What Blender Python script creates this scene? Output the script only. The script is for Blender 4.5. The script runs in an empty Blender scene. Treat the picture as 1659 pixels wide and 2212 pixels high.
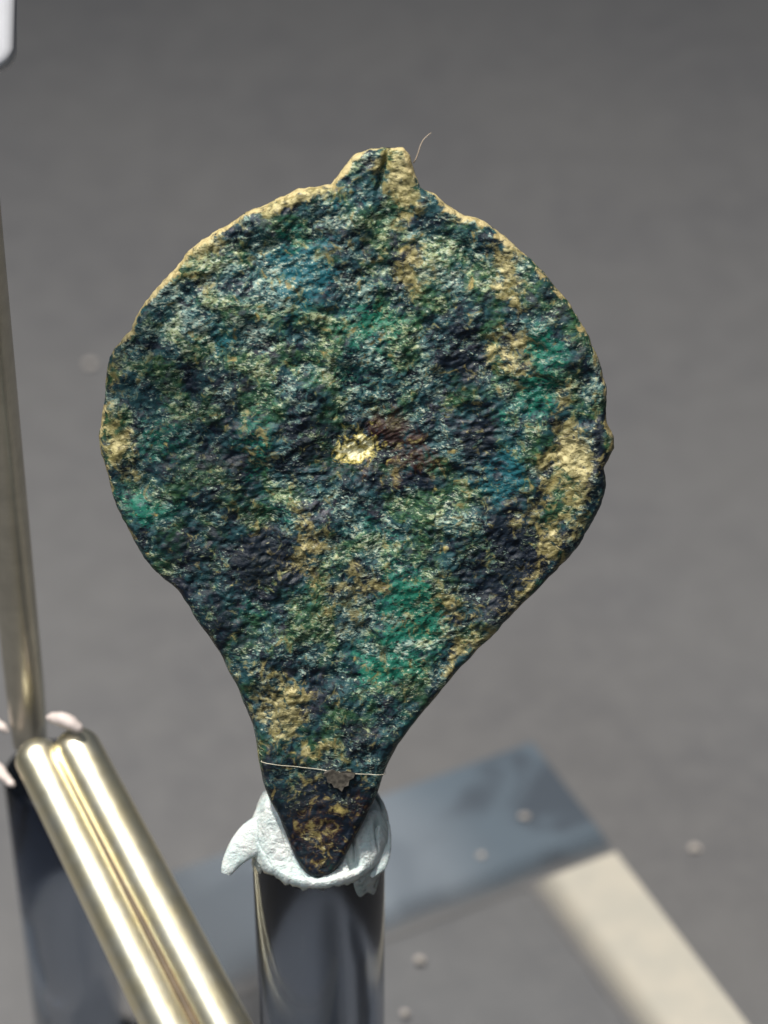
import bpy, bmesh, math, random
import numpy as np
from mathutils import Vector, Matrix

random.seed(4); rng = np.random.default_rng(7)
MM = 0.001
scene = bpy.context.scene
col = scene.collection

# ------------------------------------------------------------------ camera
PITCH, FPX, DIST, CAMH = math.radians(40.0), 5940.0, 125.0, 130.0     # pixels of a 1659 x 2212 frame, millimetres
W0, H0 = 1659.0, 2212.0
CAM = np.array([0.0, -96.0, CAMH])
FWD = np.array([0.0, math.cos(PITCH), -math.sin(PITCH)])
UP = np.array([0.0, math.sin(PITCH), math.cos(PITCH)])
RIGHT = np.array([1.0, 0.0, 0.0])
cam_d = bpy.data.cameras.new('camera'); cam = bpy.data.objects.new('camera', cam_d); col.objects.link(cam)
cam.location = Vector(CAM * MM); cam.rotation_euler = (math.pi / 2 - PITCH, 0, 0)
cam_d.sensor_fit = 'VERTICAL'; cam_d.sensor_height = 24.0; cam_d.sensor_width = 18.0
cam_d.lens = 24.0 * FPX / H0
cam_d.clip_start = 0.002; cam_d.clip_end = 50
cam_d.dof.use_dof = True; cam_d.dof.focus_distance = DIST * MM; cam_d.dof.aperture_fstop = 31.0
scene.camera = cam

# ------------------------------------------------------------------ case spot, added fill, room ambient
world = bpy.data.worlds.new('World'); scene.world = world; world.use_nodes = True
bg = world.node_tree.nodes['Background']
bg.inputs[0].default_value = (0.55, 0.64, 0.78, 1); bg.inputs[1].default_value = 0.12

def look(o, target):
    o.rotation_euler = (Vector(target) - o.location).to_track_quat('-Z', 'Y').to_euler()

def lamp(name, kind, loc, target, energy, colour, **kw):
    d = bpy.data.lights.new(name, kind); d.energy = energy; d.color = colour
    for k, v in kw.items(): setattr(d, k, v)
    o = bpy.data.objects.new(name, d); col.objects.link(o)
    o.location = Vector(loc) * MM; look(o, Vector(target) * MM)
    return o
lamp('case_spot_lamp', 'SPOT', (-80, 40, 420), (30, -105, 0), 13.2, (1.0, 0.945, 0.87), spot_size=math.radians(84), spot_blend=1.0, shadow_soft_size=0.016)
lamp('cool_fill_lamp', 'AREA', (-120, -120, 380), (0, 0, 40), 0.8, (0.86, 0.93, 1.0), shape='RECTANGLE', size=0.30, size_y=0.05)  # added cool fill, stands in for gallery ambient light

vs = scene.view_settings
vs.view_transform = 'Standard'; vs.look = 'None'; vs.exposure = 0.0; vs.gamma = 1.0; vs.use_curve_mapping = False
scene.cycles.use_denoising = True
scene.cycles.max_bounces = 14; scene.cycles.transmission_bounces = 12; scene.cycles.glossy_bounces = 6
scene.cycles.sample_clamp_indirect = 6.0

# ------------------------------------------------------------------ measuring helpers (millimetres)
def ray(px, py):
    return FWD + RIGHT * ((px - W0 / 2) / FPX) + UP * ((H0 / 2 - py) / FPX)
def at_depth(px, py, depth): return CAM + ray(px, py) * depth
def on_floor(px, py, z=0.0):
    d = ray(px, py); return CAM + d * ((z - CAM[2]) / d[2])
def project(p):
    v = np.asarray(p) - CAM; z = v @ FWD
    return W0 / 2 + FPX * (v @ RIGHT) / z, H0 / 2 - FPX * (v @ UP) / z

# ------------------------------------------------------------------ numpy noise
def _hash(i, j, k, seed):
    h = (i * 374761393 + j * 668265263 + k * 2147483647 + seed * 974634777) & 0xFFFFFFFF
    h = ((h ^ (h >> 13)) * 1274126177) & 0xFFFFFFFF
    h = ((h ^ (h >> 16)) * 2246822519) & 0xFFFFFFFF
    return ((h ^ (h >> 15)) & 0xFFFF).astype(np.float64) / 32767.5 - 1.0
def vnoise(x, y, z=None, seed=0):
    x = np.asarray(x, float); y = np.asarray(y, float)
    z = np.zeros_like(x) if z is None else np.asarray(z, float)
    i, j, k = np.floor(x).astype(np.int64), np.floor(y).astype(np.int64), np.floor(z).astype(np.int64)
    u, v, w = x - i, y - j, z - k
    u, v, w = [t * t * t * (t * (t * 6 - 15) + 10) for t in (u, v, w)]
    def L(a, b, t): return a + (b - a) * t
    r = [L(L(_hash(i, j, k + d, seed), _hash(i + 1, j, k + d, seed), u), L(_hash(i, j + 1, k + d, seed), _hash(i + 1, j + 1, k + d, seed), u), v) for d in (0, 1)]
    return L(r[0], r[1], w)
def fbm(x, y, z=None, octaves=4, seed=0):
    s, a = 0.0, 0.5
    z = np.zeros_like(np.asarray(x, float)) if z is None else z
    for o in range(octaves):
        f = 2.03 ** o
        s = s + a * vnoise(x * f + 17.3 * o, y * f - 9.1 * o, z * f + 3.7 * o, seed + o); a *= 0.5
    return s
def sstep(a, b, x):
    t = np.clip((x - a) / (b - a), 0, 1); return t * t * (3 - 2 * t)

# ------------------------------------------------------------------ node helpers
class NT:
    def __init__(self, name):
        self.m = bpy.data.materials.new(name); self.m.use_nodes = True
        self.t = self.m.node_tree; self.t.nodes.clear()
        self.out = self.t.nodes.new('ShaderNodeOutputMaterial')
    def n(self, kind, props=None, **ins):
        nd = self.t.nodes.new(kind)
        for k, v in (props or {}).items(): setattr(nd, k, v)
        for k, v in ins.items():
            key = int(k[1:]) if k[0] == 'i' and k[1:].isdigit() else k.replace('_', ' ')
            s = nd.inputs[key]
            if isinstance(v, bpy.types.NodeSocket): self.t.links.new(v, s)
            else:
                if hasattr(s.default_value, '__len__') and not isinstance(v, str):
                    v = tuple(v); v = v + (1.0,) if len(v) == 3 and len(s.default_value) == 4 else v
                s.default_value = v
        return nd
    def math(self, op, a, b=0.0, c=0.0, clamp=False):
        return self.n('ShaderNodeMath', dict(operation=op, use_clamp=clamp), i0=a, i1=b, i2=c).outputs[0]
    def mix(self, f, a, b, mode='MIX'):
        nd = self.n('ShaderNodeMix', dict(data_type='RGBA', blend_type=mode))
        for i, v in ((0, f), (6, a), (7, b)):
            s = nd.inputs[i]
            if isinstance(v, bpy.types.NodeSocket): self.t.links.new(v, s)
            else: s.default_value = v if not hasattr(v, '__len__') or len(v) == 4 else tuple(v) + (1.0,)
        return nd.outputs[2]
    def ramp(self, f, a, b):
        return self.n('ShaderNodeMapRange', dict(clamp=True, interpolation_type='SMOOTHSTEP'), Value=f, From_Min=a, From_Max=b).outputs[0]
    def noise(self, vec, scale, detail=4.0, rough=0.55, dist=0.0):
        return self.n('ShaderNodeTexNoise', None, Vector=vec, Scale=scale, Detail=detail, Roughness=rough, Distortion=dist).outputs[0]
    def coord(self, rot=(0, 0, 0), scale=(1, 1, 1)):
        tc = self.n('ShaderNodeTexCoord')
        return self.n('ShaderNodeMapping', None, Vector=tc.outputs['Object'], Rotation=rot, Scale=tuple(1000.0 * s for s in scale)).outputs[0]
    def surf(self, s): self.t.links.new(s, self.out.inputs['Surface'])
    def pbsdf(self, **k): return self.n('ShaderNodeBsdfPrincipled', None, **k)

# ------------------------------------------------------------------ object helpers
def mesh_obj(name, verts, faces, mat, parent=None, origin=(0, 0, 0), smooth=True):
    """verts in millimetres, world axes; the object's origin is put at `origin`."""
    o3 = np.asarray(origin, float)
    v = (np.asarray(verts, float) - o3) * MM
    me = bpy.data.meshes.new(name); me.from_pydata(v.tolist(), [], [list(map(int, f)) for f in faces])
    me.validate(); me.update()
    if smooth: me.polygons.foreach_set('use_smooth', [True] * len(me.polygons))
    me.materials.append(mat)
    o = bpy.data.objects.new(name, me); col.objects.link(o)
    o.location = Vector(o3 * MM)
    if parent is not None:
        o.parent = parent
        o.location = Vector(o3 * MM) - parent.matrix_world.translation if parent.parent is None else Vector(o3 * MM) - WORLD[parent.name]
    WORLD[o.name] = Vector(o3 * MM)
    return o
WORLD = {}
def thing(name, origin):
    o = bpy.data.objects.new(name, None); col.objects.link(o); o.empty_display_size = 0.002
    o.location = Vector(origin) * MM; WORLD[o.name] = Vector(origin) * MM
    o.matrix_world = Matrix.Translation(o.location)
    return o
def tag(o, label=None, cat=None, group=None, kind=None):
    for k, v in (('label', label), ('category', cat), ('group', group), ('kind', kind)):
        if v: o[k] = v
    return o
def fix_normals(o):
    bm = bmesh.new(); bm.from_mesh(o.data); bmesh.ops.recalc_face_normals(bm, faces=bm.faces); bm.to_mesh(o.data); bm.free()
    return o
def grid_faces(nr, nc, wrap=True, off=0):
    f = []
    for r in range(nr - 1):
        for c in range(nc if wrap else nc - 1):
            a = off + r * nc + c; b = off + r * nc + (c + 1) % nc
            f.append((a, b, b + nc, a + nc))
    return f
def loft(rings, close=True):
    """rings: list of (n,3) arrays -> verts, faces with capped ends"""
    n = len(rings[0]); v = np.concatenate(rings); f = grid_faces(len(rings), n)
    if close:
        f.append(tuple(range(n))[::-1]); f.append(tuple(range(len(v) - n, len(v))))
    return v, f
def tube(path, radii, n=20, squash=1.0):
    path = np.asarray(path, float); radii = np.broadcast_to(radii, (len(path),))
    tang = np.gradient(path, axis=0); tang /= np.linalg.norm(tang, axis=1)[:, None]
    ref = np.array([0.0, 1.0, 0.0]) if abs(tang[0] @ np.array([0, 1, 0])) < 0.9 else np.array([1.0, 0, 0])
    rings = []
    for p, t, r in zip(path, tang, radii):
        a = np.cross(t, ref); a /= np.linalg.norm(a); b = np.cross(t, a); ref = -b if False else ref
        th = np.linspace(0, 2 * np.pi, n, endpoint=False)
        rings.append(p + r * (np.cos(th)[:, None] * a + squash * np.sin(th)[:, None] * b))
    return loft(rings)
def capsule_path(a, b, r, n=24, k=8):
    a, b = np.asarray(a, float), np.asarray(b, float); d = (b - a) / np.linalg.norm(b - a)
    P, R = [], []
    for i in range(k):
        t = i / k * math.pi / 2; P.append(a + d * (r - r * math.cos(t))); R.append(max(r * math.sin(t), 0.04 * r))
    for i in range(n + 1): P.append(a + d * r + (b - a - d * r) * i / n); R.append(r)
    return np.array(P), np.array(R)
def rounded_box(name, corners, z0, z1, bev, mat, parent=None, origin=(0, 0, 0), seg=3):
    bm = bmesh.new(); o3 = np.asarray(origin, float)
    lo = [bm.verts.new((np.array([x, y, z0]) - o3) * MM) for x, y in corners]
    hi = [bm.verts.new((np.array([x, y, z1]) - o3) * MM) for x, y in corners]
    n = len(corners)
    bm.faces.new(lo[::-1]); bm.faces.new(hi)
    for i in range(n): bm.faces.new((lo[i], lo[(i + 1) % n], hi[(i + 1) % n], hi[i]))
    bmesh.ops.recalc_face_normals(bm, faces=bm.faces)
    bmesh.ops.bevel(bm, geom=list(bm.edges), offset=bev * MM, segments=seg, profile=0.5, affect='EDGES')
    me = bpy.data.meshes.new(name); bm.to_mesh(me); bm.free()
    me.polygons.foreach_set('use_smooth', [False] * len(me.polygons)); me.materials.append(mat)
    o = bpy.data.objects.new(name, me); col.objects.link(o)
    WORLD[o.name] = Vector(o3 * MM); o.location = WORLD[o.name]
    if parent is not None: o.parent = parent; o.location = WORLD[o.name] - WORLD[parent.name]
    return o

# ------------------------------------------------------------------ materials
def mat_floor():
    m = NT('grey_case_floor'); c = m.coord()
    a = m.noise(c, 0.05, 4.0); b = m.noise(c, 0.35, 6.0, 0.65)
    base = m.mix(m.ramp(a, 0.35, 0.65), (0.081, 0.081, 0.085), (0.092, 0.0915, 0.093))
    base = m.mix(m.math('MULTIPLY', m.ramp(b, 0.35, 0.68), 0.6), base, (0.106, 0.1055, 0.107))
    bump = m.n('ShaderNodeBump', None, Strength=0.25, Distance=0.0003, Height=m.noise(c, 2.2, 4.0))
    m.surf(m.pbsdf(Base_Color=base, Roughness=0.72, Normal=bump.outputs[0]).outputs[0]); return m.m

def mat_acrylic(name, tint, density):
    m = NT(name); c = m.coord()
    bump = m.n('ShaderNodeBump', None, Strength=0.05, Distance=0.0002, Height=m.noise(m.coord(scale=(1, 1, 0.08)), 0.5, 2.0))
    g = m.n('ShaderNodeBsdfGlass', None, Color=(0.97, 0.98, 0.99), Roughness=0.11, IOR=1.49, Normal=bump.outputs[0])
    m.surf(g.outputs[0])
    if density:
        v = m.n('ShaderNodeVolumeAbsorption', None, Color=tint, Density=density)  # navy absorption stands in for the shade seen through the rod
        m.t.links.new(v.outputs[0], m.out.inputs['Volume'])
    return m.m

def mat_sheet():
    m = NT('clear_acrylic_sheet')
    fr = m.n('ShaderNodeFresnel', None, IOR=1.25)
    tr = m.n('ShaderNodeBsdfTransparent', None, Color=(0.99, 0.995, 1.0)); gl = m.n('ShaderNodeBsdfGlossy', None, Roughness=0.08)
    m.surf(m.n('ShaderNodeMixShader', None, i0=fr.outputs[0], i1=tr.outputs[0], i2=gl.outputs[0]).outputs[0]); return m.m

def mat_putty(alpha=1.0):
    m = NT('white_putty' if alpha == 1 else 'putty_smear'); c = m.coord()
    n1 = m.noise(c, 0.9, 4.0); n2 = m.noise(c, 7.0, 4.0, 0.6)
    base = m.mix(m.ramp(n1, 0.35, 0.65), (0.43, 0.51, 0.50), (0.54, 0.57, 0.55))
    base = m.mix(m.math('MULTIPLY', m.ramp(n2, 0.58, 0.72), 0.35), base, (0.34, 0.42, 0.40))
    bump = m.n('ShaderNodeBump', None, Strength=0.7, Distance=0.00022, Height=m.math('ADD', m.math('MULTIPLY', n2, 0.5), m.noise(m.coord(rot=(0.4, 0.6, 0.3), scale=(1, 2.2, 1)), 1.5, 4.0, 0.6, 0.8)))
    p = m.pbsdf(Base_Color=base, Roughness=0.5, Normal=bump.outputs[0], Subsurface_Weight=0.08, Subsurface_Scale=0.0006)
    if alpha < 1:
        tr = m.n('ShaderNodeBsdfTransparent')
        f = m.ramp(m.noise(c, 1.6, 4.0), 0.25, 0.55)
        mx = m.n('ShaderNodeMixShader', None, i0=m.math('MULTIPLY', f, alpha), i1=tr.outputs[0], i2=p.outputs[0]); m.surf(mx.outputs[0])
    else: m.surf(p.outputs[0])
    return m.m

def mat_gold():
    m = NT('polished_pale_gold'); c = m.coord()
    n = m.noise(c, 0.8, 3.0)
    base = m.mix(m.ramp(n, 0.3, 0.7), (0.98, 0.88, 0.60), (0.98, 0.92, 0.72))
    r = m.math('MULTIPLY_ADD', m.noise(m.coord(scale=(1, 1, 0.5)), 1.6, 6.0, 0.7), 0.12, 0.31)
    bump = m.n('ShaderNodeBump', None, Strength=0.04, Distance=0.0002, Height=m.noise(c, 1.6, 6.0, 0.65))
    m.surf(m.pbsdf(Base_Color=base, Metallic=1.0, Roughness=r, Normal=bump.outputs[0]).outputs[0]); return m.m

def mat_plain(name, colour, rough=0.6, var=0.15, scale=1.0, **k):
    m = NT(name); c = m.coord(); n = m.noise(c, scale, 4.0)
    a = tuple(x * (1 - var) for x in colour); b = tuple(min(1, x * (1 + var)) for x in colour)
    m.surf(m.pbsdf(Base_Color=m.mix(m.ramp(n, 0.3, 0.7), a, b), Roughness=rough, **k).outputs[0]); return m.m

def reflection_band_mat(name, kind):
    """internal reflections of the base painted as a band: tinted, and thinning out to clear towards its inner side"""
    m = NT(name); c = m.coord()
    tc = m.n('ShaderNodeTexCoord')
    def along(v): return m.n('ShaderNodeVectorMath', dict(operation='DOT_PRODUCT'), i0=tc.outputs['Object'], i1=(v[0] * 1000, v[1] * 1000, 0)).outputs['Value']
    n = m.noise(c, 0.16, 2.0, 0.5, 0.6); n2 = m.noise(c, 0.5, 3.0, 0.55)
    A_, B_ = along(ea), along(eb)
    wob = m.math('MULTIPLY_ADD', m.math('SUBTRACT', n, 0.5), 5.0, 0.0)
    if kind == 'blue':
        far = m.ramp(m.math('ADD', A_, wob), LB * 0.20, LB * 0.42)  # blue reflection tone painted darker near the corner
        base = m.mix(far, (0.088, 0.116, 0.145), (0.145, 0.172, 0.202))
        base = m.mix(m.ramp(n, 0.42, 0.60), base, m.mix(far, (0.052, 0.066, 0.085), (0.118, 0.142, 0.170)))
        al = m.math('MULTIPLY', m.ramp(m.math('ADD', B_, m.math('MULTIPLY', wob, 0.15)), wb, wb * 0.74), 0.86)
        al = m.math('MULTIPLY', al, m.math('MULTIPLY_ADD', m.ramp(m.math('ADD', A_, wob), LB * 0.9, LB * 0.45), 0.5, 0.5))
    else:
        base = m.mix(m.ramp(n2, 0.3, 0.7), (0.365, 0.35, 0.305), (0.405, 0.38, 0.325))  # cream light inside the block painted as band colour
        al = m.math('MULTIPLY', m.ramp(A_, wr, wr * 0.62), 0.96)
    p = m.pbsdf(Base_Color=base, Roughness=0.42)
    tr = m.n('ShaderNodeBsdfTransparent')
    m.surf(m.n('ShaderNodeMixShader', None, i0=al, i1=tr.outputs[0], i2=p.outputs[0]).outputs[0]); return m.m

def mat_patina():
    m = NT('corroded_bronze_patina'); c = m.coord()
    A = m.n('ShaderNodeAttribute', dict(attribute_name='patches_a')); B = m.n('ShaderNodeAttribute', dict(attribute_name='patches_b'))
    sa = m.n('ShaderNodeSeparateColor', None, Color=A.outputs['Color']); sb = m.n('ShaderNodeSeparateColor', None, Color=B.outputs['Color'])
    ochre, teal, green = sa.outputs; dark, red, pale = sb.outputs
    streak = m.coord(rot=(0, math.radians(-28), 0), scale=(1.0, 1.0, 2.3))
    streak2 = m.coord(rot=(0, math.radians(34), 0), scale=(1.0, 1.0, 2.6))
    nA = m.noise(streak, 2.6, 6.0, 0.66, 0.5)        # flecks, roughly 0.3 mm
    nB = m.noise(streak2, 5.0, 4.0, 0.62, 0.3)       # finer flecks
    nC = m.noise(c, 0.55, 4.0, 0.6, 0.4)             # broad mottling
    nD = m.noise(c, 1.3, 5.0, 0.65, 0.8)
    nF = m.noise(c, 1.9, 5.0, 0.68, 0.9)
    nE = m.noise(c, 11.0, 3.0, 0.6)
    # ground: navy-black to slate teal and moss
    base = m.mix(m.ramp(nD, 0.40, 0.60), (0.004, 0.009, 0.017), (0.014, 0.052, 0.060))
    base = m.mix(m.math('MULTIPLY', m.ramp(nC, 0.47, 0.60), 0.8), base, m.mix(m.ramp(nA, 0.4, 0.6), (0.007, 0.035, 0.018), (0.038, 0.100, 0.036)))
    base = m.mix(m.math('MULTIPLY', m.ramp(m.noise(c, 0.8, 3.0, 0.6, 0.3), 0.56, 0.68), 0.6), base, (0.052, 0.050, 0.066))
    def patch(base, mask, colour, amp=1.1, lo=0.45, hi=0.75, op=1.0, nz=None):
        f = m.math('MULTIPLY_ADD', m.math('SUBTRACT', nz or nA, 0.5), amp, mask)
        return m.mix(m.math('MULTIPLY', m.ramp(f, lo, hi), op), base, colour)
    base = patch(base, teal, (0.010, 0.090, 0.112), 2.2, 0.3, 0.75, 0.85)
    base = patch(base, green, (0.009, 0.120, 0.078), 2.4, 0.3, 0.8, 0.9)
    base = patch(base, dark, (0.004, 0.008, 0.016), 1.6, 0.25, 0.65, 0.94)
    clus = m.ramp(m.noise(m.coord(rot=(0, -0.5, 0), scale=(1, 1, 1.5)), 0.62, 4.0, 0.62, 0.9), 0.40, 0.62)
    keep = m.math('ADD', m.math('SUBTRACT', pale, m.math('MULTIPLY', dark, 0.85)), m.math('MULTIPLY_ADD', clus, 1.35, -0.92))
    fl0 = m.ramp(m.math('ADD', nF, m.math('MULTIPLY', keep, 0.08)), 0.49, 0.61)
    base = m.mix(m.math('MULTIPLY', fl0, 0.8), base, m.mix(m.ramp(nC, 0.42, 0.58), (0.036, 0.120, 0.125), (0.050, 0.125, 0.065)))
    fl = m.ramp(m.math('ADD', nA, m.math('MULTIPLY', keep, 0.10)), 0.535, 0.66)
    base = m.mix(m.math('MULTIPLY', fl, 0.85), base, m.mix(m.ramp(nC, 0.42, 0.58), (0.20, 0.30, 0.265), (0.27, 0.31, 0.165)))
    fl2 = m.ramp(m.math('ADD', nB, m.math('MULTIPLY', keep, 0.08)), 0.575, 0.69)
    base = m.mix(m.math('MULTIPLY', fl2, 0.7), base, (0.46, 0.50, 0.38))
    # deep pin pricks between the flecks
    base = m.mix(m.math('MULTIPLY', m.ramp(nB, 0.45, 0.36), 0.85), base, (0.004, 0.007, 0.010))
    base = patch(base, red, (0.034, 0.010, 0.006), 3.4, 0.30, 0.9, 0.8, nF)
    ochre = m.math('MAXIMUM', ochre, m.math('MULTIPLY_ADD', m.ramp(m.noise(c, 0.42, 3.0, 0.6, 0.5), 0.45, 0.65), 0.16, 0.12))
    base = patch(base, ochre, (0.20, 0.165, 0.060), 4.2, 0.36, 1.05, 0.8, nF)
    base = patch(base, m.math('SUBTRACT', ochre, 0.26), (0.48, 0.42, 0.21), 3.8, 0.46, 1.1, 0.8)
    base = m.mix(m.math('MULTIPLY', m.ramp(nB, 0.43, 0.34), 0.8), base, (0.006, 0.008, 0.006))
    rim = m.n('ShaderNodeAttribute', dict(attribute_name='rim_crust')).outputs['Fac']
    base = patch(base, rim, (0.27, 0.215, 0.095), 3.8, 0.55, 0.95, 0.9, nF)
    base = patch(base, m.math('SUBTRACT', rim, 0.1), (0.46, 0.385, 0.20), 3.2, 0.55, 0.95, 0.85, nA)
    pit = m.n('ShaderNodeAttribute', dict(attribute_name='pit_crust')).outputs['Fac']
    base = patch(base, pit, (0.34, 0.28, 0.07), 2.6, 0.40, 0.80, 0.95, nF)
    base = patch(base, m.math('SUBTRACT', pit, 0.34), (0.82, 0.79, 0.54), 2.4, 0.30, 0.80, 0.9, nF)
    h = m.math('ADD', m.math('MULTIPLY', nA, 1.0), m.math('ADD', m.math('MULTIPLY', nB, 0.55), m.math('MULTIPLY', nE, 0.2)))
    bump = m.n('ShaderNodeBump', None, Strength=m.math('MULTIPLY_ADD', clus, 0.45, 0.2), Distance=0.00018, Height=h)
    rough = m.math('MULTIPLY_ADD', nD, 0.5, 0.24)
    m.surf(m.pbsdf(Base_Color=base, Roughness=rough, Normal=bump.outputs[0], **{'Specular_IOR_Level': 0.22}).outputs[0])
    return m.m

M = dict(floor=mat_floor(), rod=mat_acrylic('acrylic_shade_tint', (0.30, 0.38, 0.50), 220.0), plate=mat_sheet(),
         putty=mat_putty(), smear=mat_putty(0.7), gold=mat_gold(), patina=mat_patina(),
         
         crumb=mat_plain('pale_crumb', (0.36, 0.33, 0.30), 0.8, 0.2, 4.0), pinkputty=mat_plain('pinkish_putty', (0.52, 0.45, 0.42), 0.6, 0.08, 2.0),
         dull=mat_plain('dull_olive_metal', (0.52, 0.49, 0.41), 0.36, 0.08, 0.8, Metallic=1.0), added_cover=mat_plain('dark_added_cover', (0.10, 0.07, 0.04), 0.6, 0.2, 0.8), white=mat_plain('glossy_white_plastic', (0.46, 0.47, 0.50), 0.15, 0.04, 0.4), thread=mat_plain('nylon_thread', (0.50, 0.46, 0.36), 0.35, 0.1, 3.0),
         fibre=mat_plain('brown_fibre', (0.34, 0.27, 0.20), 0.5, 0.1, 3.0), flake=mat_plain('grey_flake', (0.055, 0.048, 0.038), 0.5, 0.5, 6.0))

# ------------------------------------------------------------------ the case floor
s = 1500.0
o = mesh_obj('floor', [(-s, -s, 0), (s, -s, 0), (s, s, 0), (-s, s, 0)], [(0, 1, 2, 3)], M['floor'], smooth=False)
tag(o, 'matt grey floor of the display case', None, None, 'structure')

# ------------------------------------------------------------------ pendant
OUT = [(837,318),(800,322),(767,334),(751,352),(732,375),(716,397),(681,405),(642,409),(615,422),(580,440),(533,461),(494,485),(455,508),(412,540),(373,582),(334,629),(298,676),(283,711),(248,750),(232,782),(228,817),(226,856),(219,905),(213,943),(222,986),(234,1029),(246,1076),(267,1119),(287,1158),(310,1197),(334,1228),(357,1251),(384,1271),(408,1306),(431,1345),(455,1376),(476,1410),(494,1447),(515,1488),(533,1528),(547,1565),(555,1609),(560,1645),(569,1689),(584,1729),(602,1762),(621,1806),(639,1853),(661,1886),(683,1895),(716,1892),(730,1875),(752,1835),(770,1802),(792,1762),(811,1722),(825,1682),(840,1645),(862,1605),(891,1565),(931,1517),(966,1474),(990,1446),(1033,1400),(1088,1345),(1135,1294),(1193,1240),(1244,1185),(1275,1134),(1299,1091),(1308,1052),(1306,1009),(1326,966),(1324,943),(1310,912),(1311,861),(1304,815),(1295,778),(1267,719),(1236,665),(1193,614),(1158,571),(1119,536),(1076,500),(1037,471),(1002,465),(963,442),(939,418),(908,405),(894,368),(885,336),(871,317)]
LEAN = math.radians(30.0)
PN = np.array([0.0, -math.cos(LEAN), math.sin(LEAN)])          # the face looks towards the viewer and a little up
PU = np.array([0.0, math.sin(LEAN), math.cos(LEAN)])
P0 = CAM + FWD * DIST
def on_plane(px, py, lift=0.0):
    px = np.asarray(px, float); py = np.asarray(py, float)
    d = FWD + ((px - W0 / 2) / FPX)[..., None] * RIGHT + ((H0 / 2 - py) / FPX)[..., None] * UP
    t = ((P0 - CAM) @ PN) / (d @ PN)
    p = CAM + d * t[..., None]
    return p + np.asarray(lift)[..., None] * PN
CX, CY = 740.0, 1000.0
NA, NR = 1000, 210
op = np.array(OUT, float)
ang = np.arctan2(op[:, 1] - CY, op[:, 0] - CX); rad = np.hypot(op[:, 0] - CX, op[:, 1] - CY)
idx = np.argsort(ang); ang, rad = ang[idx], rad[idx]
# angular sampling finer where the outline is far (knob, neck)
fine = np.linspace(-np.pi, np.pi, 20001)
rf = np.interp(fine, np.concatenate([ang - 2*np.pi, ang, ang + 2*np.pi]), np.tile(rad, 3))
ker = np.hanning(61); ker /= ker.sum()
rf = np.convolve(np.concatenate([rf[-31:-1], rf, rf[1:31]]), ker, 'same')[30:-30]
cum = np.concatenate([[0], np.cumsum(np.hypot(np.diff(rf * np.cos(fine)), np.diff(rf * np.sin(fine))))])
th = np.interp(np.linspace(0, cum[-1], NA, endpoint=False), cum, fine)
R = np.interp(th, fine, rf)
bx, by = CX + R * np.cos(th), CY + R * np.sin(th)
R = R + 4.0 * fbm(bx / 38, by / 38, octaves=3, seed=3) + 3.0 * fbm(bx / 14, by / 14, octaves=3, seed=5) * (0.35 + 0.65 * (by < 1250))
sr = 1 - (1 - np.linspace(0, 1, NR)) ** 1.25
PXg = CX + sr[:, None] * (R * np.cos(th))[None, :]; PYg = CY + sr[:, None] * (R * np.sin(th))[None, :]
kmm = DIST / FPX
# distance to the outline, sampled
bnd = np.stack([CX + R * np.cos(th), CY + R * np.sin(th)], 1)[::3].astype(np.float32)
s0, s1 = bnd, np.roll(bnd, -1, 0); sd = s1 - s0; sl = (sd ** 2).sum(1)
flat = np.stack([PXg.ravel(), PYg.ravel()], 1).astype(np.float32); dist = np.empty(len(flat))
for a in range(0, len(flat), 6000):
    q = flat[a:a + 6000]
    ux = q[:, 0:1] - s0[None, :, 0]; uy = q[:, 1:2] - s0[None, :, 1]
    t_ = np.clip((ux * sd[:, 0] + uy * sd[:, 1]) / sl, 0, 1)
    ux -= t_ * sd[:, 0]; uy -= t_ * sd[:, 1]
    dist[a:a + 6000] = np.sqrt((ux * ux + uy * uy).min(1))
dist = dist.reshape(PXg.shape) * kmm
dist[-1] = 0; dist = np.minimum(dist, (1 - sr)[:, None] * R[None] * kmm)
w_e, T_e = 0.42, 0.62
prof = T_e * np.sqrt(np.clip(1 - (1 - np.clip(dist / w_e, 0, 1)) ** 2.2, 0, 1))
dx, dy = PXg - 770, PYg - 966
dx = dx + 26 * fbm(PXg / 24, PYg / 24, octaves=3, seed=14); dy = dy + 26 * fbm(PXg / 24, PYg / 24, octaves=3, seed=15)
pit = np.exp(-((dx / 50) ** 2 + (dy / 44) ** 2) ** 1.2)
dish = 0.22 * np.exp(-((dx / 150) ** 2 + (dy / 140) ** 2))
fade = np.clip(dist / 0.5, 0, 1)
relief = 0.42 * fbm(PXg / 95, PYg / 95, seed=11) + 0.13 * fbm(PXg / 34, PYg / 34, octaves=4, seed=21)
ca, sa = math.cos(math.radians(-28)), math.sin(math.radians(-28))
xs, ys = PXg * ca + PYg * sa, -PXg * sa + PYg * ca
relief += (0.085 * fbm(xs / 15, ys / 9, octaves=3, seed=31) - 0.10 * np.abs(fbm(PXg / 22, PYg / 18, octaves=3, seed=41))) * np.clip(dist / 0.8, 0, 1)
calm = 1 - 0.45 * sstep(1620, 1700, PYg)
ring = 0.05 * np.exp(-((dist - 0.85) / 0.35) ** 2) * sstep(1500, 1300, PYg)
groove = -0.30 * np.exp(-(((PXg - 832 + 0.25 * (PYg - 350)) / 7) ** 2)) * sstep(430, 400, PYg)
front = prof + relief * (0.25 + 0.75 * fade) * calm * sstep(0, 0.06, dist) + ring + groove + 0.10 * fbm(PXg / 13, PYg / 13, octaves=3, seed=95) * sstep(0, 0.08, dist) * sstep(0.7, 0.3, dist) - dish - 0.30 * pit
back = -prof * 0.95 - 0.2 * fbm(PXg / 60, PYg / 60, seed=61) * fade
back[-1] = front[-1] = 0
Vf = on_plane(PXg, PYg, front)
sub = np.r_[0:NR - 1:4]                                        # coarser back
Vb = on_plane(PXg[sub], PYg[sub], back[sub])
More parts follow.
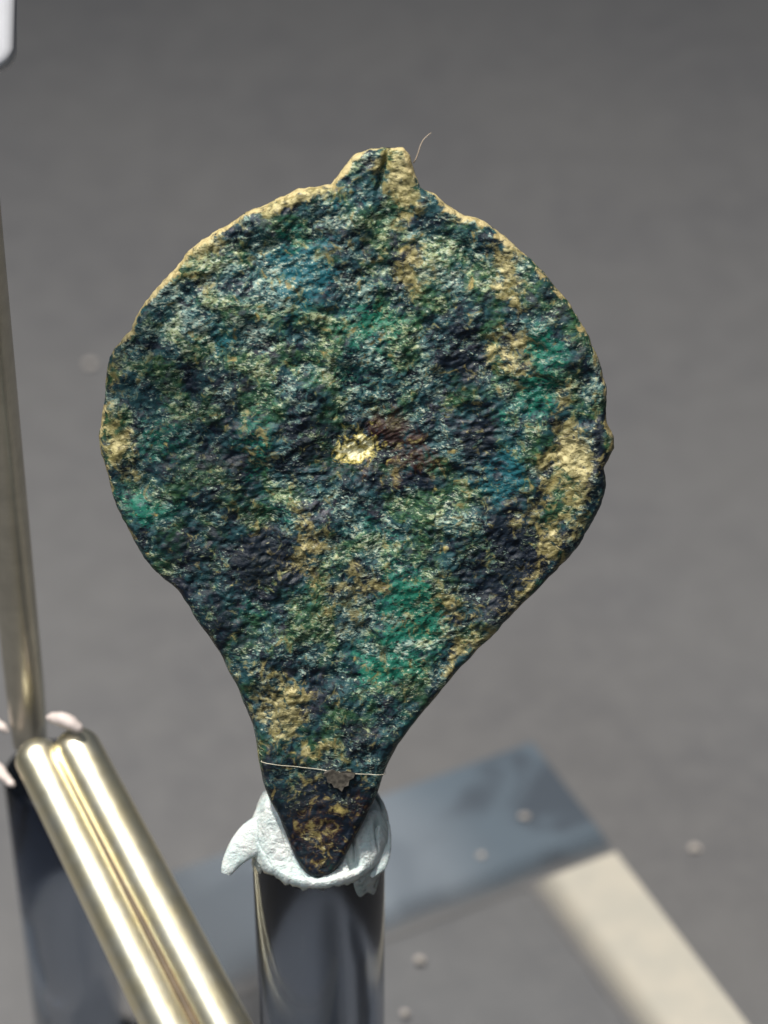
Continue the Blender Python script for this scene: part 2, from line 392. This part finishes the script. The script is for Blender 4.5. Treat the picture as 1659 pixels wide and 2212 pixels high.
verts = np.concatenate([Vf.reshape(-1, 3), Vb.reshape(-1, 3)])
faces = grid_faces(NR, NA)[:]
off = NR * NA; nb = len(sub)
faces += [f[::-1] for f in grid_faces(nb, NA, off=off)]
for c in range(NA):
    a, b = (NR - 1) * NA + c, (NR - 1) * NA + (c + 1) % NA
    a2, b2 = off + (nb - 1) * NA + c, off + (nb - 1) * NA + (c + 1) % NA
    faces.append((a, b, b2, a2))
tip = on_plane(np.array(697.0), np.array(1893.0))
pend = mesh_obj('pendant', verts, faces, M['patina'], origin=tip)
fix_normals(pend)
tag(pend, 'corroded green and ochre bronze disc pendant with pointed neck set in white putty', 'pendant')

OCH = [(450,515,75,22,-38,1.0),(640,425,75,20,-10,1.1),(870,395,36,70,0,1.1),(850,340,45,25,0,.8),(885,440,35,30,0,.75),(890,585,34,48,10,.85),(800,545,25,18,0,.5),(1098,585,26,70,-15,1.0),(1118,650,22,40,-10,.8),(1105,770,42,50,0,.9),(1085,720,25,25,0,.6),(1215,870,18,55,8,.75),(1228,975,42,62,0,1.15),(1222,1060,40,60,0,.8),(1205,1150,24,70,25,.85),(1120,1275,20,95,43,.75),(1010,1410,24,80,40,.8),(262,965,42,45,0,.95),(245,900,14,50,0,.7),(640,1110,22,50,0,.75),(662,1195,34,55,0,.85),(560,1130,30,50,0,.45),(790,1255,80,32,-10,.7),(740,1310,50,40,0,.5),(985,1310,42,70,-10,.7),(605,1530,48,70,0,.95),(570,1600,25,35,0,.6),(700,1615,46,20,0,.85),(1005,475,36,16,20,.9),(420,590,50,22,-30,.6),(740,490,60,30,0,.45),(560,520,40,25,0,.4),(545,960,28,100,5,.42),(240,790,16,60,0,.6),(1290,800,10,70,10,.6),(720,1090,60,40,0,.25),(850,1150,80,30,0,.3),(1130,1100,60,50,0,.42),(560,1440,50,20,0,.5),(690,1830,16,60,0,.6),(690,1720,90,60,0,.34),(690,1800,80,80,0,.36),(880,1480,40,40,0,.4),(800,1600,60,25,0,.25),(640,1700,60,40,0,.22),(930,820,60,40,0,.25),(450,600,30,25,0,.5)]
TEA = [(640,600,66,80,0,1.0),(1085,1010,48,65,0,.95),(490,735,34,40,0,.7),(730,440,60,30,0,.6),(700,540,40,40,0,.5),(960,560,60,50,0,.5),(420,700,60,50,0,.5),(860,480,50,25,0,.4),(1000,1150,50,40,0,.4),(400,1320,60,50,0,.4),(640,1290,40,30,0,.5)]
GRN = [(880,1320,70,75,0,1.0),(830,1430,65,55,0,.95),(1170,745,42,55,0,.9),(1150,860,52,50,0,.8),(800,705,70,45,0,.7),(320,1085,70,32,20,.75),(545,960,34,120,5,.55),(760,800,120,50,0,.45),(350,930,50,50,0,.6),(600,1090,40,40,0,.5),(640,500,60,30,0,.5),(850,1230,40,30,0,.6),(560,690,60,40,0,.4),(800,1150,90,40,0,.5),(900,1550,40,40,0,.5),(520,1310,60,30,0,.4)]
DRK = [(560,1215,75,55,0,1.0),(1105,1185,85,70,0,.95),(1070,1280,50,40,0,.9),(660,950,58,70,0,.8),(1045,955,45,60,0,.85),(430,800,60,50,0,.5),(480,890,60,40,0,.5),(860,550,35,45,20,.7),(1290,960,18,90,0,.8),(440,1190,80,45,0,.6),(1005,770,45,65,0,.75),(400,1265,60,30,20,.6),(870,1040,90,26,0,.7),(680,1500,90,50,0,.4),(780,1580,60,40,0,.6),(1200,600,25,60,-20,.5),(690,1770,130,110,0,.85),(840,430,40,25,0,.3),(1240,780,25,60,0,.5),(640,1400,80,40,0,.5),(470,1010,80,50,0,.45),(370,1140,60,50,0,.4),(460,1350,50,60,0,.6),(890,1500,60,50,0,.4),(520,1090,40,40,0,.4),(740,860,60,30,0,.3),(760,960,110,75,0,.55)]
RED = [(845,915,46,34,-15,1.1),(885,975,60,42,0,.8),(800,1020,50,25,0,.5),(780,1735,36,45,0,.55),(640,1790,30,50,0,.45),(690,1800,90,90,0,.6),(880,1020,60,18,0,.5)]
PAL = [(480,620,150,120,0,.8),(950,560,120,90,0,.7),(740,400,90,60,0,.7),(750,820,160,90,0,.5),(380,830,100,80,0,.4),(850,1120,150,90,0,.5),(1270,880,30,120,0,.6),(620,1370,120,40,0,.6),(1150,600,60,90,0,.5),(860,1400,90,90,0,.4),(780,340,40,30,0,.9)]
def blobs(lst, jit):
    X = PXg + jit * fbm(PXg / 45, PYg / 45, seed=71); Y = PYg + jit * fbm(PXg / 45, PYg / 45, seed=81)
    m = np.zeros_like(PXg)
    for x, y, rx, ry, a, s_ in lst:
        c_, s2 = math.cos(math.radians(a)), math.sin(math.radians(a))
        u = ((X - x) * c_ + (Y - y) * s2) / rx; v = (-(X - x) * s2 + (Y - y) * c_) / ry
        m = np.maximum(m, s_ * np.exp(-0.5 * (u * u + v * v) ** 1.3))
    return m
masks = {k: blobs(l, 45) for k, l in dict(o=OCH, t=TEA, g=GRN, d=DRK, r=RED, p=PAL).items()}
# pale sinter on the outer rim where the photo shows it: upper left to the knob and along the right edge
aa = np.degrees(np.arctan2(PYg - CY, PXg - CX))                # -90 is up
rimw = np.maximum(np.maximum(sstep(-172, -150, aa) * sstep(-60, -78, aa), sstep(-85, -75, aa) * sstep(-42, -52, aa)), 0.72 * sstep(-60, -50, aa) * sstep(12, -5, aa))
rimw = np.maximum(rimw, 0.75 * ((aa > 160) | (aa < -165)))
rimw = np.maximum(rimw, 0.55 * sstep(18, 30, aa) * sstep(75, 60, aa))
rim = rimw * (1 - sstep(0.04, 0.34, dist + 0.35 * fbm(PXg / 40, PYg / 40, seed=91)))
pitm = np.exp(-0.5 * (((dx - 2) / 38) ** 2 + ((dy - 2) / 32) ** 2))
me = pend.data
nback = len(Vb.reshape(-1, 3))
def put(name, kind, arr):
    at = me.attributes.new(name, kind, 'POINT')
    at.data.foreach_set('color' if kind == 'FLOAT_COLOR' else 'value', np.ascontiguousarray(arr, dtype=np.float32).ravel())
def full(a): return np.concatenate([a.ravel(), a[sub].ravel()])
one = np.ones(len(verts))
put('patches_a', 'FLOAT_COLOR', np.stack([full(masks['o']), full(masks['t']), full(masks['g']), one], 1))
put('patches_b', 'FLOAT_COLOR', np.stack([full(masks['d']), full(masks['r']), full(masks['p']), one], 1))
put('rim_crust', 'FLOAT', full(rim)); put('pit_crust', 'FLOAT', np.concatenate([pitm.ravel(), np.zeros(nback)]))

# ------------------------------------------------------------------ acrylic stand under the pendant
ry_ = tip[1] + 2.5
rx_ = at_depth(687, 1900, (np.array([0, ry_, tip[2]]) - CAM) @ FWD)[0]
zr = tip[2]
for _ in range(30):                                            # rod top: its front rim shows at y = 1903
    zr -= (1903 - project((rx_, ry_ - 3.0, zr))[1]) * 0.015
dep = (np.array([rx_, ry_, zr - 3]) - CAM) @ FWD
RR = 284 / 2 * dep / FPX
axis = np.array([rx_, ry_, 0.0])
PT = 0.35                                                       # base sheet thickness
stand = thing('acrylic_stand', (rx_, ry_, 0))
tag(stand, 'clear acrylic stand with round rod under the pendant on a square base', 'stand')
nseg = 128; a_ = np.linspace(0, 2 * np.pi, nseg, endpoint=False)
rings = []
for r_, z_ in ((RR, PT + 0.01), (RR, zr * .35), (RR, zr * .7), (RR, zr - 0.12), (RR - 0.04, zr - 0.03), (RR - 0.12, zr)):
    rings.append(np.stack([rx_ + r_ * np.cos(a_), ry_ + r_ * np.sin(a_), np.full(nseg, z_)], 1))
v, f = loft(rings); rod = mesh_obj('rod', v, f, M['rod'], stand, origin=(rx_, ry_, PT)); fix_normals(rod)

BZ = PT + 0.15
k0 = on_floor(1150, 1600, BZ)[:2]; ka = on_floor(400, 1870, BZ)[:2]; kb = on_floor(1600, 2212, BZ)[:2]
ea = (ka - k0) / np.linalg.norm(ka - k0); eb = np.array([-ea[1], ea[0]])
if eb @ (kb - k0) < 0: eb = -eb
SIDE = 50.0
wb = abs((on_floor(1320, 1840, BZ)[:2] - k0) @ eb)
LB = abs((on_floor(310, 1905, BZ)[:2] - k0) @ ea)
wr = abs((on_floor(1150, 1920, BZ)[:2] - k0) @ ea)
M['blue'] = reflection_band_mat('bluish_painted_reflection', 'blue'); M['cream'] = reflection_band_mat('cream_painted_reflection', 'cream')  # painted bands imitate a clear block's internal reflections
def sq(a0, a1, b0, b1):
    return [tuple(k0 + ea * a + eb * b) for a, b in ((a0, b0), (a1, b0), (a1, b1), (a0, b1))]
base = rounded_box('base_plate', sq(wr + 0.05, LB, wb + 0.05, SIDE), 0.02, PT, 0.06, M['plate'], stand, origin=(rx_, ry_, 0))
rounded_box('back_reflection_band', sq(0.05, LB - 0.05, 0.05, wb), 0.02, BZ, 0.06, M['blue'], base, origin=(k0[0], k0[1], 0))
rounded_box('side_reflection_band', sq(0.05, wr, wb + 0.05, SIDE - 0.05), 0.02, BZ, 0.06, M['cream'], base, origin=(k0[0], k0[1], 0))

# ------------------------------------------------------------------ putty in the rod's top
putty = thing('putty', (rx_, ry_, zr))
tag(putty, 'lump of white putty on the central clear rod gripping the pendant tip', 'putty')
nr, nc = 110, 300
tt = np.linspace(0, 2 * np.pi, nc, endpoint=False)             # 0 = right, -90 deg = front
frontness = (1 - np.sin(tt)) / 2                               # 1 at the front
edge = (RR + 0.07) * (1 + 0.028 * fbm(np.cos(tt) * 2.3 + 5, np.sin(tt) * 2.3, seed=101) + 0.02 * vnoise(np.cos(tt) * 7, np.sin(tt) * 7, seed=102))
edge += 0.12 * np.exp(-((np.angle(np.exp(1j * (tt - math.radians(5))))) / 0.5) ** 2)
ss = np.linspace(0, 1, nr)
rr = ss[:, None] * edge[None]
X = rx_ + rr * np.cos(tt); Y = ry_ + rr * np.sin(tt)
yy = (Y - ry_) / RR
xx = (X - rx_) / RR
hmax = 0.22 + (2.2 - 0.8 * sstep(-0.5, -1.0, xx)) * sstep(-0.85, -0.05, yy)
dome = np.sqrt(np.clip(1 - ss[:, None] ** 5.0, 0, 1)) * (1 + 0.22 * fbm(np.cos(tt) * 2.6, np.sin(tt) * 2.6, octaves=4, seed=107))[None]
Zh = hmax * dome + 0.16
cre = fbm(X * 0.9 + Y * .3, Y * 0.9, octaves=4, seed=111)
Zh += (0.38 * cre - 0.35 * np.abs(fbm(X * 0.8 - Y * .5 + 4, Y * 1.1, octaves=3, seed=113))) * dome
slits = np.abs(vnoise(X * 0.9 + 0.55 * Y, Y * 0.35 - X * 0.15, seed=121))
Zh -= (0.6 * np.exp(-(slits / 0.07) ** 2) * sstep(0.2, 0.5, (X - rx_) / RR) + 0.25 * np.exp(-(slits / 0.05) ** 2)) * dome
Zh += 0.14 * np.round(2.5 * vnoise(X * 0.8, Y * 0.8 - 0.5 * X, seed=127)) / 2.5 * dome
Zh += 0.08 * fbm(X * 4, Y * 4, octaves=3, seed=131)
top = np.stack([X, Y, zr + np.maximum(Zh, 0.05)], -1)
skirt = []
for dz, dr in ((-0.02, 0.05), (-0.16, 0.05), (-0.30, 0.02)):
    e2 = edge + dr
    drop = dz * (0.5 + 2.2 * np.abs(fbm(np.cos(tt) * 4, np.sin(tt) * 4, seed=141)) + 0.5 * np.clip(vnoise(tt * 6, tt * 0, seed=143), 0, 1))
    skirt.append(np.stack([rx_ + e2 * np.cos(tt), ry_ + e2 * np.sin(tt), zr + drop], 1))
inn = np.stack([rx_ + (RR + 0.012) * np.cos(tt), ry_ + (RR + 0.012) * np.sin(tt), np.full(nc, zr - 0.22)], 1)
inn2 = np.stack([rx_ + (RR + 0.012) * np.cos(tt), ry_ + (RR + 0.012) * np.sin(tt), np.full(nc, zr + 0.012)], 1)
inn3 = np.stack([rx_ + 0.05 * np.cos(tt), ry_ + 0.05 * np.sin(tt), np.full(nc, zr + 0.012)], 1)
rings = [top[i] for i in range(1, nr)] + skirt + [inn, inn2, inn3]
v, f = loft(rings); b = mesh_obj('lump', v, f, M['putty'], putty, origin=(rx_, ry_, zr)); fix_normals(b)

def blade(name, pts, parent, mat, dep0, n=18):
    """curled tongue: (px, py, width px, depth offset, thickness mm) stations"""
    P = np.array([at_depth(p[0], p[1], dep0 + p[3]) for p in pts]); Wd = np.array([p[2] for p in pts]) * dep0 / FPX / 2; Th = np.array([p[4] for p in pts]) / 2
    t0 = np.linspace(0, 1, len(pts)); t1 = np.linspace(0, 1, 40)
    def cr(a):
        from_ = np.interp(t1, t0, a); k = np.hanning(9); k /= k.sum()
        return np.convolve(np.concatenate([[from_[0]] * 4, from_, [from_[-1]] * 4]), k, 'valid')
    P = np.stack([cr(P[:, i]) for i in range(3)], 1); Wd, Th = cr(Wd), cr(Th)
    tan = np.gradient(P, axis=0); tan /= np.linalg.norm(tan, axis=1)[:, None]
    rings = []
    for i in range(len(P)):
        side = np.cross(tan[i], FWD); side /= np.linalg.norm(side); nrm = np.cross(side, tan[i])
        q = np.linspace(0, 2 * np.pi, n, endpoint=False)
        cs, sn = np.cos(q), np.sin(q)
        ring_ = P[i] + (np.sign(cs) * np.abs(cs) ** .7 * Wd[i])[:, None] * side + ((np.sign(sn) * np.abs(sn) ** .8 * Th[i]) + 0.18 * Wd[i] * cs ** 2)[:, None] * nrm
        rings.append(ring_ + 0.03 * fbm(ring_[:, 0] * 2.5, ring_[:, 1] * 2.5, ring_[:, 2] * 2.5, seed=151)[:, None])
    v, f = loft(rings); return fix_normals(mesh_obj(name, v, f, mat, parent, origin=P[0]))
d_front = (np.array([rx_ - 2, ry_ - 1.6, zr]) - CAM) @ FWD
blade('flap', [(650,1815,50,.6,.5),(610,1806,96,.4,.55),(574,1802,92,.15,.5),(547,1812,78,0,.42),(522,1832,60,-.2,.32),(504,1855,44,-.35,.26),(494,1873,34,-.4,.22),(490,1883,26,-.4,.18),(488,1889,20,-.4,.12)], putty, M['putty'], d_front)
def wall_patch(name, az0, az1, prof_fn, mat):
    """thin smear on the rod's wall between two azimuths; prof_fn gives top and bottom drop (mm)"""
    n1, n2 = 40, 20; V = []
    for lay in (0.012, 0.09):
        for j in range(n2):
            for i in range(n1):
                u = i / (n1 - 1); a = math.radians(az0 + (az1 - az0) * u)
                t_, b_ = prof_fn(u); z = zr - (t_ + (b_ - t_) * j / (n2 - 1))
                edge_f = min(1.0, 6 * min(u, 1 - u, 1 - j / (n2 - 1)) + 0.0)
                r = RR + 0.012 + (lay - 0.012) * max(0.12, edge_f) * (0.8 + 0.4 * math.sin(9 * u + j))
                V.append((rx_ + r * math.cos(a), ry_ + r * math.sin(a), z))
    f = grid_faces(n2, n1, False) + grid_faces(n2, n1, False, n1 * n2)
    o_ = n1 * n2
    for i in range(n1 - 1): f += [(i, i + 1, o_ + i + 1, o_ + i), ((n2-1)*n1+i, (n2-1)*n1+i+1, o_+(n2-1)*n1+i+1, o_+(n2-1)*n1+i)]
    for j in range(n2 - 1): f += [(j*n1, (j+1)*n1, o_+(j+1)*n1, o_+j*n1), (j*n1+n1-1, (j+1)*n1+n1-1, o_+(j+1)*n1+n1-1, o_+j*n1+n1-1)]
    return fix_normals(mesh_obj(name, V, f, mat, putty, origin=(rx_, ry_, zr)))
for q_, pts_ in enumerate(([(770,1880,14,0,.16),(790,1850,26,.1,.2),(806,1815,30,.3,.2),(816,1775,22,.6,.18),(818,1745,8,.9,.1)],
                           [(745,1895,10,-.2,.14),(775,1880,22,-.1,.2),(805,1852,28,.1,.2),(826,1815,22,.4,.16),(834,1790,6,.7,.1)],
                           [(800,1895,8,0,.12),(822,1872,26,.1,.16),(834,1840,22,.3,.16),(838,1800,14,.6,.14),(836,1770,5,.9,.1)],
                           [(600,1855,8,-.1,.12),(588,1828,20,.1,.16),(570,1795,26,.4,.16),(566,1760,22,.8,.14),(574,1728,8,1.1,.1)])):
    blade('shred', pts_, putty, M['putty'], d_front)
wall_patch('smear', -58, -12, lambda u: (0.15, 0.35 + 1.75 * math.sin(math.pi * min(1, u * 1.05)) ** .6 + .25 * math.sin(14 * u)), M['smear'])
wall_patch('smear', -172, -140, lambda u: (0.1, 0.3 + 1.5 * (1 - u) + .3 * math.sin(11 * u)), M['smear'])
blade('drip', [(684,1900,26,-.5,.25),(694,1910,18,-.5,.22),(699,1920,7,-.5,.12)], putty, M['putty'], d_front)

# ------------------------------------------------------------------ thread, flake and fibre on the pendant
def front_h(px, py):
    i = ((PXg - px) ** 2 + (PYg - py) ** 2).argmin(); return float(front.ravel()[i])
def hmaxf(px, py, r=9):
    m_ = ((PXg - px) ** 2 + (PYg - py) ** 2) < r * r
    return float(front[m_].max()) if m_.any() else 0.0
L0, L1 = (566, 1637), (832, 1666)
pth = []
for i in range(25):
    u = i / 24; px, py = L0[0] + (L1[0] - L0[0]) * u, L0[1] + (L1[1] - L0[1]) * u + 4 * math.sin(math.pi * u)
    h = max(hmaxf(px, py), 0.1) + 0.015
    pth.append(on_plane(np.array(px), np.array(py), np.array(h)))
hs = [0.9]
for i in range(13):
    u = 1 - i / 12; px, py = L0[0] + (L1[0] - L0[0]) * u, L0[1] + (L1[1] - L0[1]) * u
    w = math.sin(math.pi * i / 12)
    off_x = 0
    pth.append(on_plane(np.array(px + off_x), np.array(py), np.array(-0.95 * w ** .5)))
pth.append(pth[0])
v, f = tube(pth, 0.015, 8)
thr = mesh_obj('thread', v, f, M['thread'], origin=pth[0])
tag(thr, 'thin pale thread tied round the neck of the pendant', 'thread')
fl_o = [(703,1655),(718,1652),(733,1658),(750,1655),(768,1660),(764,1670),(755,1675),(753,1686),(744,1689),(739,1699),(731,1692),(722,1690),(718,1682),(708,1679),(706,1668),(699,1662)]
hh = max(hmaxf(px, py, 14) for px, py in fl_o) + 0.02
V = [on_plane(np.array(float(a)), np.array(float(b)), np.array(hh + 0.02)) for a, b in fl_o] + [on_plane(np.array(float(a)), np.array(float(b)), np.array(hh + 0.07 + 0.03 * (i % 2))) for i, (a, b) in enumerate(fl_o)]
n = len(fl_o); f = [tuple(range(n))[::-1], tuple(range(n, 2 * n))] + [(i, (i + 1) % n, n + (i + 1) % n, n + i) for i in range(n)]
flk = mesh_obj('flake', V, f, M['flake'], origin=V[0], smooth=False); fix_normals(flk)
tag(flk, 'small grey leaf-shaped flake caught under the thread on the pendant neck', 'flake')
fp = [(893,352,.1),(899,342,.15),(904,328,.2),(908,314,.2),(914,302,.15),(922,294,.1),(931,287,0)]
v, f = tube([on_plane(np.array(float(a)), np.array(float(b)), np.array(c)) for a, b, c in fp], np.linspace(0.032, 0.016, len(fp)), 6)
fib = mesh_obj('fibre', v, f, M['fibre'], origin=v[0])
tag(fib, 'fine curved hair standing off the knob on top of the pendant', 'fibre')

# ------------------------------------------------------------------ second stand, far left, with the gold bars it carries
DL = 150.0
lr_c = at_depth(112, 1668, DL); lr_r = 104 * DL / FPX
side_rod = thing('acrylic_post', (lr_c[0], lr_c[1], 0)); tag(side_rod, 'clear acrylic post behind the pale gold bars at left', 'post')
rings = [np.stack([lr_c[0] + r_ * np.cos(a_), lr_c[1] + r_ * np.sin(a_), np.full(nseg, z_)], 1) for r_, z_ in ((lr_r, .02), (lr_r, 10), (lr_r, lr_c[2] - .1), (lr_r - .1, lr_c[2]))]
v, f = loft(rings); fix_normals(mesh_obj('rod', v, f, M['rod'], side_rod, origin=(lr_c[0], lr_c[1], 0)))

DA, DB = 140.0, 136.0
gold = thing('gold_bars', at_depth(70, 1590, DA)); tag(gold, 'polished pale gold paired bars with upright shaft crossing the lower left corner', 'metal bar')
def bar(name, pa, pb, ra_px, rb_px, doff=0.0):
    a, b = at_depth(*pa, DA + doff), at_depth(*pb, DB + doff)
    ra, rb = ra_px * DA / FPX, rb_px * DB / FPX
    d = (b - a); zt = rb; kk = (zt - a[2]) / d[2]; e = a + d * kk          # run on down to the case floor
    P, Rr = capsule_path(a, e, ra, 30)
    Rr = Rr * np.interp(np.linspace(0, 1, len(P)), [0, 1], [1, 1 + (rb / ra - 1) * kk])
    v, f = tube(P, Rr, 48); return fix_normals(mesh_obj(name, v, f, M['gold'], gold, origin=a))
bar('bar', (62, 1600), (366, 2212), 40, 53)
bar('bar', (146, 1578), (478, 2212), 45, 55)
M['gold'], keep_ = M['added_cover'], M['gold']
bar('added_groove_cover', (127, 1640), (421, 2212), 10, 11, -0.80)  # added dark wire covers the bars' mutual reflections in the groove
M['gold'] = keep_
sa_ = at_depth(62, 1575, DA + 3); sr_ = 41 * (DA + 3) / FPX
zz = np.linspace(-1.0, 75, 40)
P = np.stack([sa_[0] + 0.013 * zz, np.full(40, sa_[1]), sa_[2] + zz], 1)
v, f = tube(P, sr_ * np.interp(zz, [-1, 2, 75], [0.9, 1.0, 1.08]), 48)
fix_normals(mesh_obj('shaft', v, f, M['dull'], gold, origin=sa_))
def lump(name, path, label):
    P = np.array([at_depth(a, b, d) for a, b, _, d in path]); Rr = np.array([r * d / FPX for _, _, r, d in path])
    t0 = np.linspace(0, 1, len(P)); t1 = np.linspace(0, 1, 24)
    P = np.stack([np.interp(t1, t0, P[:, i]) for i in range(3)], 1); Rr = np.interp(t1, t0, Rr)
    v, f = tube(P, Rr, 20); v = v + 0.06 * fbm(v[:, 0] * 2, v[:, 1] * 2, v[:, 2] * 2, seed=171)[:, None]
    o_ = fix_normals(mesh_obj(name, v, f, M['pinkputty'], origin=P[0])); tag(o_, label, 'putty', 'putty lumps on the gold bars'); return o_
lump('putty_lump', [(100,1550,3,139),(112,1550,12,139),(132,1553,16,138.6),(155,1563,15,138.4),(172,1575,10,138.4),(179,1580,3,138.4)], 'pinkish white putty lump on top of the right gold bar')
lump('putty_lump', [(-30,1650,10,142),(-10,1655,14,142),(8,1678,12,141),(24,1692,9,140),(32,1698,3,140)], 'pinkish white putty lump low beside the left gold bar at frame edge')
lump('putty_lump', [(-40,1560,12,143),(-10,1562,12,143),(8,1572,10,142.5),(18,1582,3,142.5)], 'small pinkish putty lump left of the upright gold shaft foot')

# ------------------------------------------------------------------ white tab, top left corner
Dt = 127.0; x1 = at_depth(40, 60, Dt)
def arc(cx, cy, r, a0, a1, n): return [(cx + r * math.cos(math.radians(a0 + (a1 - a0) * i / n)), cy + r * math.sin(math.radians(a0 + (a1 - a0) * i / n))) for i in range(n + 1)]
kk = Dt / FPX
w_t, h_t, r_t = 130 * kk, 420 * kk, 52 * kk
pts2 = arc(-r_t, -h_t * 0 + r_t, r_t, -90, 0, 12)
outl = [(x, y) for x, y in pts2] + [(0.0, h_t), (-w_t, h_t)] + [(-w_t + r_t - r_t * math.sin(math.radians(t_)), r_t - r_t * math.cos(math.radians(t_))) for t_ in np.linspace(90, 0, 13)]
org = at_depth(40, 166, Dt)
bm = bmesh.new()
lo = [bm.verts.new(Vector((RIGHT * x + UP * y) * MM)) for x, y in outl]; hi = [bm.verts.new(Vector((RIGHT * x + UP * y - FWD * 1.6) * MM)) for x, y in outl]
bm.faces.new(lo); bm.faces.new(hi[::-1])
for i in range(len(outl)): bm.faces.new((lo[i], lo[(i + 1) % len(outl)], hi[(i + 1) % len(outl)], hi[i]))
bmesh.ops.recalc_face_normals(bm, faces=bm.faces)
bmesh.ops.bevel(bm, geom=[e for e in bm.edges if abs((e.verts[0].co - e.verts[1].co).normalized().dot(Vector(FWD))) < .5], offset=0.5 * MM, segments=4, profile=0.5, affect='EDGES')
mt = bpy.data.meshes.new('hanging_tab'); bm.to_mesh(mt); bm.free(); mt.materials.append(M['white']); mt.polygons.foreach_set('use_smooth', [True] * len(mt.polygons))
tab = bpy.data.objects.new('hanging_tab', mt); col.objects.link(tab); tab.location = Vector(org * MM)
tag(tab, 'glossy white round-cornered tab hanging into the top left corner', 'tab')

# ------------------------------------------------------------------ crumbs of putty dust on the case floor
CR = [(195,790,.46,0,'pale crumb on the grey floor left of the pendant'),(1500,1836,.42,0,'pale crumb on the grey floor right of the blue reflection band'),
      (1040,1850,.30,BZ,'pale crumb on the light part of the blue reflection band'),(1132,1766,.34,BZ,'pale crumb on the dark part of the blue reflection band'),
      (905,2075,.34,PT,'pale crumb on the clear base close right of the rod'),(875,2190,.30,PT,'small crumb on the clear base at the bottom edge right of the rod')]
for px, py, r, z, lab in CR:
    r *= 0.72
    bm = bmesh.new(); bmesh.ops.create_icosphere(bm, subdivisions=2, radius=r * MM)
    for v_ in bm.verts: v_.co.x *= 1.25; v_.co *= random.uniform(.7, 1.25); v_.co.z = max(v_.co.z * .75, -r * MM * .5)
    mc = bpy.data.meshes.new('crumb'); bm.to_mesh(mc); bm.free(); mc.materials.append(M['crumb'])
    oc = bpy.data.objects.new('crumb', mc); col.objects.link(oc); oc.location = Vector((on_floor(px, py, z) + np.array([0, 0, r * .5 + .01])) * MM)
    tag(oc, lab, 'crumb', 'pale crumbs scattered round the stand')
